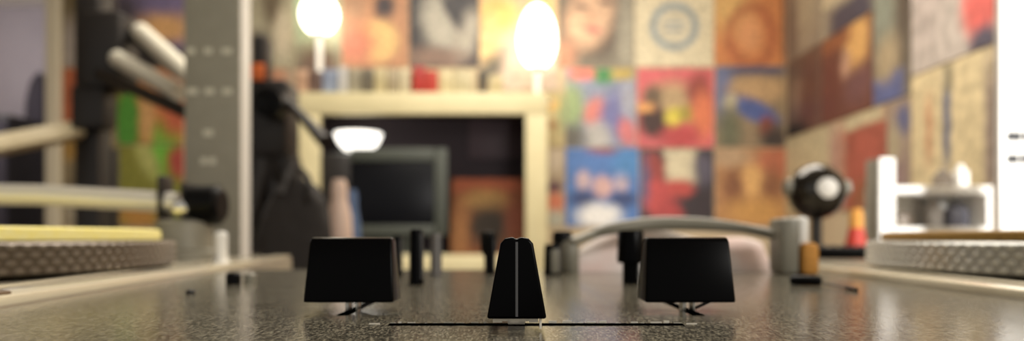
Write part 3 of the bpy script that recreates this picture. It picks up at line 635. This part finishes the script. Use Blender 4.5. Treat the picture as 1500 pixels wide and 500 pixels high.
# ------------------------------------------------------------------ turntables
PT, PB, TT = E - .0016, E - .0138, E - .0146       # platter top, platter bottom, plinth top
PR = .166
def turntable(side, C0, e0, e1, label, mplat, mdots):
    t = thing('turntable', label, 'turntable', (C0[0], C0[1], DT), 'turntables on both sides of the mixer')
    dirv = (Vector((e1[0], e1[1], 0)) - Vector((e0[0], e0[1], 0))).normalized()
    out = Vector((dirv.y, -dirv.x, 0)) * side           # away from the mixer
    A = Vector((e0[0], e0[1], 0)) - dirv * .06; B = A + dirv * .46
    quad = [A, B, B + out * .40, A + out * .40]
    if side < 0: quad = quad[::1]
    obj('plinth', lambda b: prism(b, [(p.x, p.y) for p in quad], DT + .018, TT - .001, .002), M['plinth'], t)
    # raised edging with its reflected light painted cream along the mixer side and a dark joint beside it
    def strip(b, o0, o1, z0, z1, s0=0.003, s1=.455, bv=.0006):
        q = [A + dirv * s0 + out * o0, A + dirv * s1 + out * o0, A + dirv * s1 + out * o1, A + dirv * s0 + out * o1]
        prism(b, [(p.x, p.y) for p in q], z0, z1, bv)
    obj('edge_trim', lambda b: strip(b, .0005, .0125, TT - .003, TT + .0006), M['trim'], t, label='edge with reflected light painted cream')
    obj('edge_joint', lambda b: strip(b, .0132, .0216, TT - .003, TT - .0002, bv=0), mat('joint_grey', (52, 47, 40), .8, spec=.1), t, label='dark joint strip')
    obj('edge_trim', lambda b: strip(b, .0220, .027, TT - .003, TT + .0003), M['trim'], t, label='thin rail with reflected light painted cream')
    for k, (s, o_) in enumerate(((.02, .02), (.44, .02), (.02, .38), (.44, .38))):
        p = A + dirv * s + out * o_
        obj('foot', lambda b: lathe(b, [(.018, DT), (.02, DT + .004), (.02, DT + .0185), (0, DT + .0185)], (p.x, p.y, 0), 24), M['black'], t)
    pl = obj('platter', lambda b: lathe(b, [(PR - .012, PB), (PR - .002, PB), (PR - .0006, PB + .001), (PR - .0006, PT - .001), (PR - .0016, PT), (0, PT)], (C0[0], C0[1], 0), 256), mplat, t)
    def dots(b):
        n = 180; rows = 4; rd = .00155
        for r in range(rows):
            z = PB + .0019 + r * .0028
            for k in range(n):
                an = 2 * math.pi * (k + (.5 if r % 2 else 0)) / n
                ra = Vector((math.cos(an), math.sin(an), 0)); tn = Vector((-math.sin(an), math.cos(an), 0)); up = Vector((0, 0, 1))
                c = Vector((C0[0], C0[1], z)) + ra * (PR - .0008)
                o_, i_ = [], []
                for q in range(10):
                    g = 2 * math.pi * q / 10
                    v = tn * math.cos(g) * 1.35 + up * math.sin(g) * .80
                    o_.append(b.verts.new(c + v * rd)); i_.append(b.verts.new(c + ra * .0006 + v * rd * .7))
                for q in range(10): b.faces.new((o_[q], o_[(q + 1) % 10], i_[(q + 1) % 10], i_[q]))
                b.faces.new(i_)
    obj('strobe_dots', dots, mdots, pl)
    obj('spindle', lambda b: lathe(b, [(.0036, PT - .001), (.0036, PT + .012), (.002, PT + .015), (0, PT + .0155)], (C0[0], C0[1], 0), 20), M['chrome'], t)
    return t, A, dirv, out

LC, RC = (-.327, .304), (.333, .297)
tl, A_, dv, ou = turntable(-1, LC, (-.121, .168), (-.143, .33), 'turntable left of the mixer with yellow felt mat and silver arm', M['plattershade'], M['dotsshade'])
p = at(20, 441, .17)
q = A_ + dv * .062 + ou * .006
obj('start_button', lambda b: box(b, q.x - .005, q.x + .004, q.y - .006, q.y + .006, TT, TT + .0016, .0006), mat('brown_button', (108, 86, 62), .5), tl, label='small brown button')
# its arm, along the rear of the platter
TA = .475
pv = at(262, 300, TA)
arm = obj('tonearm', lambda b: tube(b, [at(-90, 284, TA), at(60, 286, TA), at(236, 296, TA), at(262, 298, TA)], [.0070, .0070, .0070, .0070], 24), M['steelpaint'], tl)
obj('counterweight', lambda b: lathe(b, [(.010, -.002), (.0135, 0), (.0135, .018), (.010, .021), (0, .021)], at(281, 301, TA), 32, Matrix.Rotation(math.radians(90), 3, 'Y')), M['black'], arm)
obj('arm_stub', lambda b: tube(b, [at(258, 299, TA), at(284, 301, TA)], .004, 16), M['steel'], arm)
obj('headshell', lambda b: box(b, at(-135, 0, TA).x, at(-88, 0, TA).x, TA - .008, TA + .008, at(0, 290, TA).z, at(0, 278, TA).z, .002), M['black'], arm)
def gim(b):
    z0 = at(0, 323, TA).z
    box(b, at(238, 0, TA).x, at(246, 0, TA).x, TA - .009, TA + .009, z0, at(0, 258, TA).z, .002)
    box(b, at(272, 0, TA).x, at(279, 0, TA).x, TA - .009, TA + .009, z0, at(0, 268, TA).z, .002)
obj('arm_yoke', gim, M['dark'], tl)
obj('pivot_cap', lambda b: lathe(b, [(.005, 0), (.005, .004), (.003, .005), (0, .005)], at(268, 305, TA - .009), 20, Matrix.Rotation(math.radians(90), 3, 'X')), M['chrome'], arm)
obj('arm_base', lambda b: lathe(b, [(.026, TT - .001), (.026, TT + .005), (.0185, TT + .007), (.0175, at(0, 326, TA).z), (.014, at(0, 322, TA).z), (0, at(0, 322, TA).z)], (pv.x + .003, TA, 0), 48), M['towergrey'], tl)
pp = at(334, 0, .40)
obj('arm_rest', lambda b: lathe(b, [(.0045, TT - .001), (.0045, TT + .001), (.0036, TT + .002), (.0036, at(0, 344, .40).z), (.0025, at(0, 340, .40).z), (0, at(0, 339, .40).z)], (pp.x - .004, .40, 0), 20), M['white'], tl, label='white arm rest post')

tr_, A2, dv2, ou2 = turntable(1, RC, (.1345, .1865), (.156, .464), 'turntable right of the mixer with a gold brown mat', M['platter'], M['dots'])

def felt(C0, m, z1, label):
    t = obj('slipmat', lambda b: lathe(b, [(.157, PT), (.1585, PT + .0006), (.1585, z1 - .0008), (.157, z1), (.006, z1), (.006, z1 - .001), (.0045, PT)], (C0[0], C0[1], 0), 160), m)
    return tag(t, label, 'slipmat', 'felt mats on the platters')
felt(LC, M['matyellow'], E + .0040, 'yellow felt mat on the left turntable')
felt(RC, M['matgold'], E + .0026, 'gold brown felt mat on the right turntable')

# flat black remote lying on the right plinth's rear
t = thing('remote_control', 'flat black remote lying behind the right platter', 'remote', (.222, .475, TT))
ra, rb = at(1196, 0, .475).x, at(1290, 0, .475).x
ra = max(ra, .186)
obj('body', lambda b: box(b, ra, rb, .468, .484, TT, TT + .0085, .002), M['black'], t)
obj('button', lambda b: [lathe(b, [(.0016, TT + .0084), (.0016, TT + .0092), (0, TT + .0094)], (ra + .006 + .006 * k, .476, 0), 12) for k in range(6)] and None, M['dark'], t)

# ------------------------------------------------------------------ mixer
MZ = E - FL
mx = thing('dj_mixer', 'grey speckled audio mixer with black faders between the turntables', 'mixer', (0, .2, DT))
poly = [(-.1015, .03), (-.143, .362), (.1455, .362), (.1215, .03)]
obj('body', lambda b: prism(b, [(x * .985, y) for x, y in poly], DT + .01, MZ - .002, .002), M['dark'], mx)
def facebm(b): prism(b, poly, MZ - .002, MZ, .0005)
obj('face_plate', facebm, M['face'], mx, smooth=False)
for (x, y) in ((-.09, .06), (.1, .06), (-.12, .33), (.12, .33)):
    obj('foot', lambda b: lathe(b, [(.010, DT), (.011, DT + .003), (.011, DT + .0105), (0, DT + .0105)], (x, y, 0), 20), M['black'], mx)
# crossfader slot
SY = FL * F / (476 - HZ)
sx0, sx1 = at(570, 0, SY).x, at(1000, 0, SY).x
sl_ = obj('crossfader_slot', lambda b: box(b, sx0, sx1, SY - .0015, SY + .0013, MZ - .001, MZ + .00012), M['slot'], mx, label='long black slot')
def lips(b):
    x = sx0
    while x < sx1 - .001:
        L_ = random.uniform(.0004, .0022); g = random.uniform(.0003, .0020)
        hgt = random.choice((.0002, .0003, .0004, .0006))
        if not (-.0048 < x - at(757, 0, SY).x < .0048):
            box(b, x, min(x + L_, sx1), SY + .0013, SY + .0017, MZ, MZ + hgt)
        x += L_ + g
    box(b, sx0 - .004, sx0 - .002, SY + .001, SY + .0015, MZ, MZ + .00015)
    box(b, sx1 + .001, sx1 + .003, SY + .001, SY + .0015, MZ, MZ + .00015)
obj('glint_lip', lips, M['lip'], sl_, label='metal edge with painted glints')  # pale ticks paint the glints along the slot's far edge

def fader_cap(cx, cy, along, L_, label):
    """cap with trapezoid section; along = 'y' (end seen) or 'x' (long side seen)"""
    H0, H1 = E - .0143, E + .0001
    hw, tw = .00525, .0028
    h = H1 - H0
    half = [(-hw, 0), (-hw + .0001, .0006), (-tw - .0001, h - .0012), (-tw + .0007, h - .0003), (-.0006, h), (0, h - .0006)]
    prof = half + [(-x, z) for x, z in reversed(half[:-1])]
    bm = bmesh.new(); rings = []
    for s, inset in ((-1, 1), (1, 1)):
        r = []
        for u, z in prof:
            l = s * (L_ / 2 - .0008 * z / h)
            v = (cx + u, cy + l, H0 + z) if along == 'y' else (cx + l, cy + u, H0 + z)
            r.append(bm.verts.new(v))
        rings.append(r)
    n = len(prof); bm.faces.new(rings[0]); bm.faces.new(rings[1][::-1])
    for i in range(n):
        j = (i + 1) % n; bm.faces.new((rings[0][j], rings[0][i], rings[1][i], rings[1][j]))
    bmesh.ops.recalc_face_normals(bm, faces=bm.faces)
    bmesh.ops.bevel(bm, geom=[e for e in bm.edges if len(e.link_faces) == 2 and e.calc_face_angle(0) > .7], offset=.0005, segments=3, affect='EDGES', profile=.5)
    cap = obj('fader_cap', bm, M['knob'], mx, label=label)
    g = .00022
    def line(b):
        for s in (-1, 1):
            pts = [(-g, 0.0004, L_ / 2), (g, 0.0004, L_ / 2), (g, h - .0009, L_ / 2 - .0008), (-g, h - .0009, L_ / 2 - .0008)]
            a_ = []
            for off in (-.0002, .00005):
                for u, z, l in pts:
                    l = s * (l + off)
                    a_.append(b.verts.new((cx + u, cy + l, H0 + z) if along == 'y' else (cx + l, cy + u, H0 + z)))
            for f_ in ((0, 1, 2, 3), (7, 6, 5, 4), (0, 4, 5, 1), (1, 5, 6, 2), (2, 6, 7, 3), (3, 7, 4, 0)): b.faces.new([a_[i] for i in f_])
        bmesh.ops.recalc_face_normals(b, faces=b.faces)
    obj('center_line', line, M['groove'], cap, smooth=False, label='grey centre line')
    return cap, H0
ccx = at(757, 0, .124).x
cap, H0 = fader_cap(ccx, SY, 'y', .020, 'black crossfader cap with a grey centre line')
def clip(b):
    for u in (-.0042, -.0012, .0022):
        box(b, ccx + u, ccx + u + .0016, SY - .0085, SY - .0075, H0 - .0008, H0 + .0002)
    box(b, ccx - .0035, ccx + .0035, SY - .008, SY + .008, H0 - .0006, H0 + .0001)
    box(b, ccx - .0016, ccx + .0016, SY - .0006, SY + .0006, MZ - .0005, H0)
    box(b, ccx + .0040, ccx + .0044, SY - .0092, SY - .007, MZ + .0004, H0)
obj('metal_clip', clip, M['lip'], cap)
for px, pxs, lab in ((510, 514, 'black fader cap left of the crossfader'), (1012, 1010, 'black fader cap right of the crossfader')):
    fx = at(px, 0, .155).x
    cap, H0 = fader_cap(fx, .1602, 'x', .0198, lab)
    sx = at(pxs, 0, .158).x
    def stem(b):
        box(b, sx - .0014, sx - .0006, .1585, .1620, MZ - .0005, H0 + .0002, .0001)
        box(b, sx + .0009, sx + .0014, .1585, .1620, MZ - .0005, H0 + .0002, .0001)
    obj('stem', stem, M['steel'], cap, label='bright metal stem')
    obj('stem_tab', lambda b: bar(b, (sx + .0016, .1595, MZ + .0006), (sx + .0052, .1600, H0 - .0001), .0005, .001), M['dark'], cap, label='slanting dark tab')
    s_ = obj('fader_slot', lambda b: box(b, sx - .0012, sx + .0012, .150, .205, MZ - .001, MZ + .0001), M['slot'], mx)

# rotary knobs
def knob(px, base, w_px, top_px, label=None, cap_px=None, cap_bottom=None, m=None):
    d = FL * F / (base - HZ); x = at(px, 0, d).x; r = w_px / F * d / 2; zt = at(0, top_px, d).z
    if cap_px:
        R_ = cap_px / F * d / 2; zc = at(0, cap_bottom, d).z
        prof = [(r, MZ), (r, zc), (R_ - .0004, zc + .0001), (R_, zc + .0006), (R_ * .94, zt - .0006), (R_ * .86, zt), (0, zt)]
    else:
        prof = [(r * 1.06, MZ), (r * 1.06, MZ + .0012), (r, MZ + .0016), (r * .92, zt - .0008), (r * .8, zt), (0, zt)]
    k = obj('rotary_knob', lambda b: lathe(b, prof, (x, d, 0), 40), m or M['knob'], mx, label=label)
    ro = r * .96
    obj('pointer', lambda b: box(b, x + ro * .55, x + ro * 1.0, d - ro * .7, d - ro * .5, MZ + .002, zt - .0015), M['groove'], k, smooth=False)
    return k
knob(610, 417, 21, 336, 'slim tall black knob beside the left fader')
knob(582, 405, 15, 345); knob(639, 405, 17, 342, 'grey knob', m=mat('knob_grey', (96, 92, 88), .4))
knob(924, 416, 24, 338, 'wide capped black knob beside the right fader', cap_px=40, cap_bottom=386)
knob(719, 402, 14, 345)
knob(809, 403, 25, 358, 'small black knob with a painted highlight right of the crossfader')
kx = at(812, 0, FL * F / 55 - .0045)
obj('face_highlight', lambda b: box(b, kx.x - .0015, kx.x + .002, kx.y - .0002, kx.y + .002, MZ + .0008, at(0, 366, kx.y).z, .0006), M['hpgrey'], mx)  # grey block paints the highlight on the knob's front
# toggle switch behind it
td = .34; tx = at(824, 0, td).x
tg = obj('toggle_switch', lambda b: lathe(b, [(.0022, MZ), (.0022, MZ + .007), (.0046, MZ + .010), (.0050, at(0, 345, td).z), (.0040, at(0, 339, td).z), (0, at(0, 338, td).z)], (tx, td, 0), 24), M['black'], mx)
tx2 = at(716, 0, td).x
obj('toggle_switch', lambda b: lathe(b, [(.0022, MZ), (.0022, MZ + .007), (.0040, MZ + .010), (.0042, at(0, 345, td).z), (.0036, at(0, 340, td).z), (0, at(0, 339, td).z)], (tx2, td, 0), 24), M['black'], mx)
# small things on the face plate
d = FL * F / (417 - HZ); p = at(342, 0, d)
k = obj('push_button', lambda b: lathe(b, [(.0026, MZ), (.0026, MZ + .0034), (.0018, MZ + .0042), (0, MZ + .0042)], (p.x, p.y, 0), 24), M['black'], mx)
p2 = at(366, 0, d + .01)
obj('push_button', lambda b: lathe(b, [(.0022, MZ), (.0022, MZ + .0028), (.0014, MZ + .0034), (0, MZ + .0034)], (p2.x, p2.y, 0), 24), M['hpgrey'], mx, label='grey push button')
d = FL * F / (430 - HZ); p = at(279, 0, d)
obj('screw', lambda b: lathe(b, [(.0014, MZ), (.0013, MZ + .0007), (.0008, MZ + .001), (0, MZ + .001)], (p.x, p.y, 0), 16), M['black'], mx)

# little black tool lying on the face plate
d0 = FL * F / (418 - HZ); a = at(1157, 0, d0); b_ = at(1204, 0, d0 - .004)
tl_ = thing('mini_screwdriver', 'small black tool with a thin rod lying on the mixer edge', 'tool', (a.x, a.y, MZ))
a = Vector((a.x, a.y, MZ + .0017)); b_ = Vector((b_.x, b_.y, MZ + .0017))
obj('grip', lambda b: tube(b, [a, a.lerp(b_, .1), a.lerp(b_, .5), a.lerp(b_, .9), b_], [.0012, .0017, .0017, .0017, .0011], 12), M['black'], tl_)
e_ = at(1255, 0, FL * F / (428 - HZ)); e_ = Vector((e_.x, e_.y, MZ + .0006)); f_ = b_.lerp(e_, .72); f_.z = MZ + .0007
obj('rod', lambda b: tube(b, [b_ + Vector((0, 0, -.0006)), f_], .0003, 8), M['dark'], tl_)
obj('tip', lambda b: tube(b, [f_, e_], .0006, 8), M['black'], tl_)

# ------------------------------------------------------------------ headphones and cloth at the mixer's rear
HD = .335
hp = thing('headphones', 'grey headphones with curved band lying at the back of the mixer', 'headphones', (at(1000, 0, HD).x, HD, MZ))
hdp = smoothpath([at(836, 356, HD - .01), at(866, 345, HD), at(900, 335, HD), at(960, 328, HD + .004), at(1030, 329, HD + .004), at(1090, 335, HD), at(1142, 346, HD - .012)])
obj('headband', lambda b: tube(b, hdp, .0024, 14), M['hpgrey'], hp)
obj('band_pad', lambda b: tube(b, hdp[12:40], [.0025 + .0009 * math.sin(math.pi * i / 27) for i in range(28)], 14), M['hpgrey'], hp)
e0, e1 = at(1134, 320, HD - .012), at(1160, 382, HD - .012)
cup = obj('ear_cup', lambda b: box(b, e0.x, e1.x, HD - .022, HD - .004, MZ, e0.z, .002), M['hpgrey'], hp, label='grey ear cup')
obj('cup_shell', lambda b: box(b, e1.x, e1.x + .005, HD - .020, HD - .003, at(0, 372, HD - .02).z, e0.z + .0005, .0018), M['white'], cup, label='white cup shell')
obj('ear_cushion', lambda b: box(b, e1.x + .0002, e1.x + .0078, HD - .024, HD - .005, MZ, at(0, 356, HD - .02).z, .002), M['amber'], cup, label='amber foam cushion')
e2 = at(836, 357, HD - .01)
obj('ear_cup', lambda b: lathe(b, [(.0036, MZ), (.0042, MZ + .001), (.0042, e2.z - .001), (.003, e2.z + .001), (0, e2.z + .001)], (e2.x, e2.y + .003, 0), 24), M['hpgrey'], hp)

def sheet(x0, x1, y0, y1, z0, zt, sd):
    def f(b):
        rr = random.Random(sd); nx, ny = 24, 8
        P = {}
        for i in range(nx + 1):
            for j in range(ny + 1):
                u, v = i / nx, j / ny
                bump = (max(0, math.sin(math.pi * u)) ** .22) * (max(0, math.sin(math.pi * v)) ** .5)
                z = z0 + (zt - z0) * bump * (0.86 + .14 * math.sin(9 * u + 4 * v + sd))
                P[i, j, 1] = b.verts.new((x0 + (x1 - x0) * u, y0 + (y1 - y0) * v, z + .0006)); P[i, j, 0] = b.verts.new((x0 + (x1 - x0) * u, y0 + (y1 - y0) * v, z0))
        for i in range(nx):
            for j in range(ny):
                b.faces.new((P[i, j, 1], P[i + 1, j, 1], P[i + 1, j + 1, 1], P[i, j + 1, 1]))
                b.faces.new((P[i, j, 0], P[i, j + 1, 0], P[i + 1, j + 1, 0], P[i + 1, j, 0]))
        for i in range(nx):
            b.faces.new((P[i, 0, 0], P[i + 1, 0, 0], P[i + 1, 0, 1], P[i, 0, 1])); b.faces.new((P[i, ny, 0], P[i, ny, 1], P[i + 1, ny, 1], P[i + 1, ny, 0]))
        for j in range(ny):
            b.faces.new((P[0, j, 0], P[0, j, 1], P[0, j + 1, 1], P[0, j + 1, 0])); b.faces.new((P[nx, j, 0], P[nx, j + 1, 0], P[nx, j + 1, 1], P[nx, j, 1]))
        bmesh.ops.recalc_face_normals(b, faces=b.faces)
    return f
o = obj('folded_cloth', sheet(at(838, 0, .35).x, at(1128, 0, .35).x, .342, .358, MZ, at(0, 334, .35).z, 3), M['cloth'])
tag(o, 'crumpled pinkish white cloth behind the headphones', 'cloth')
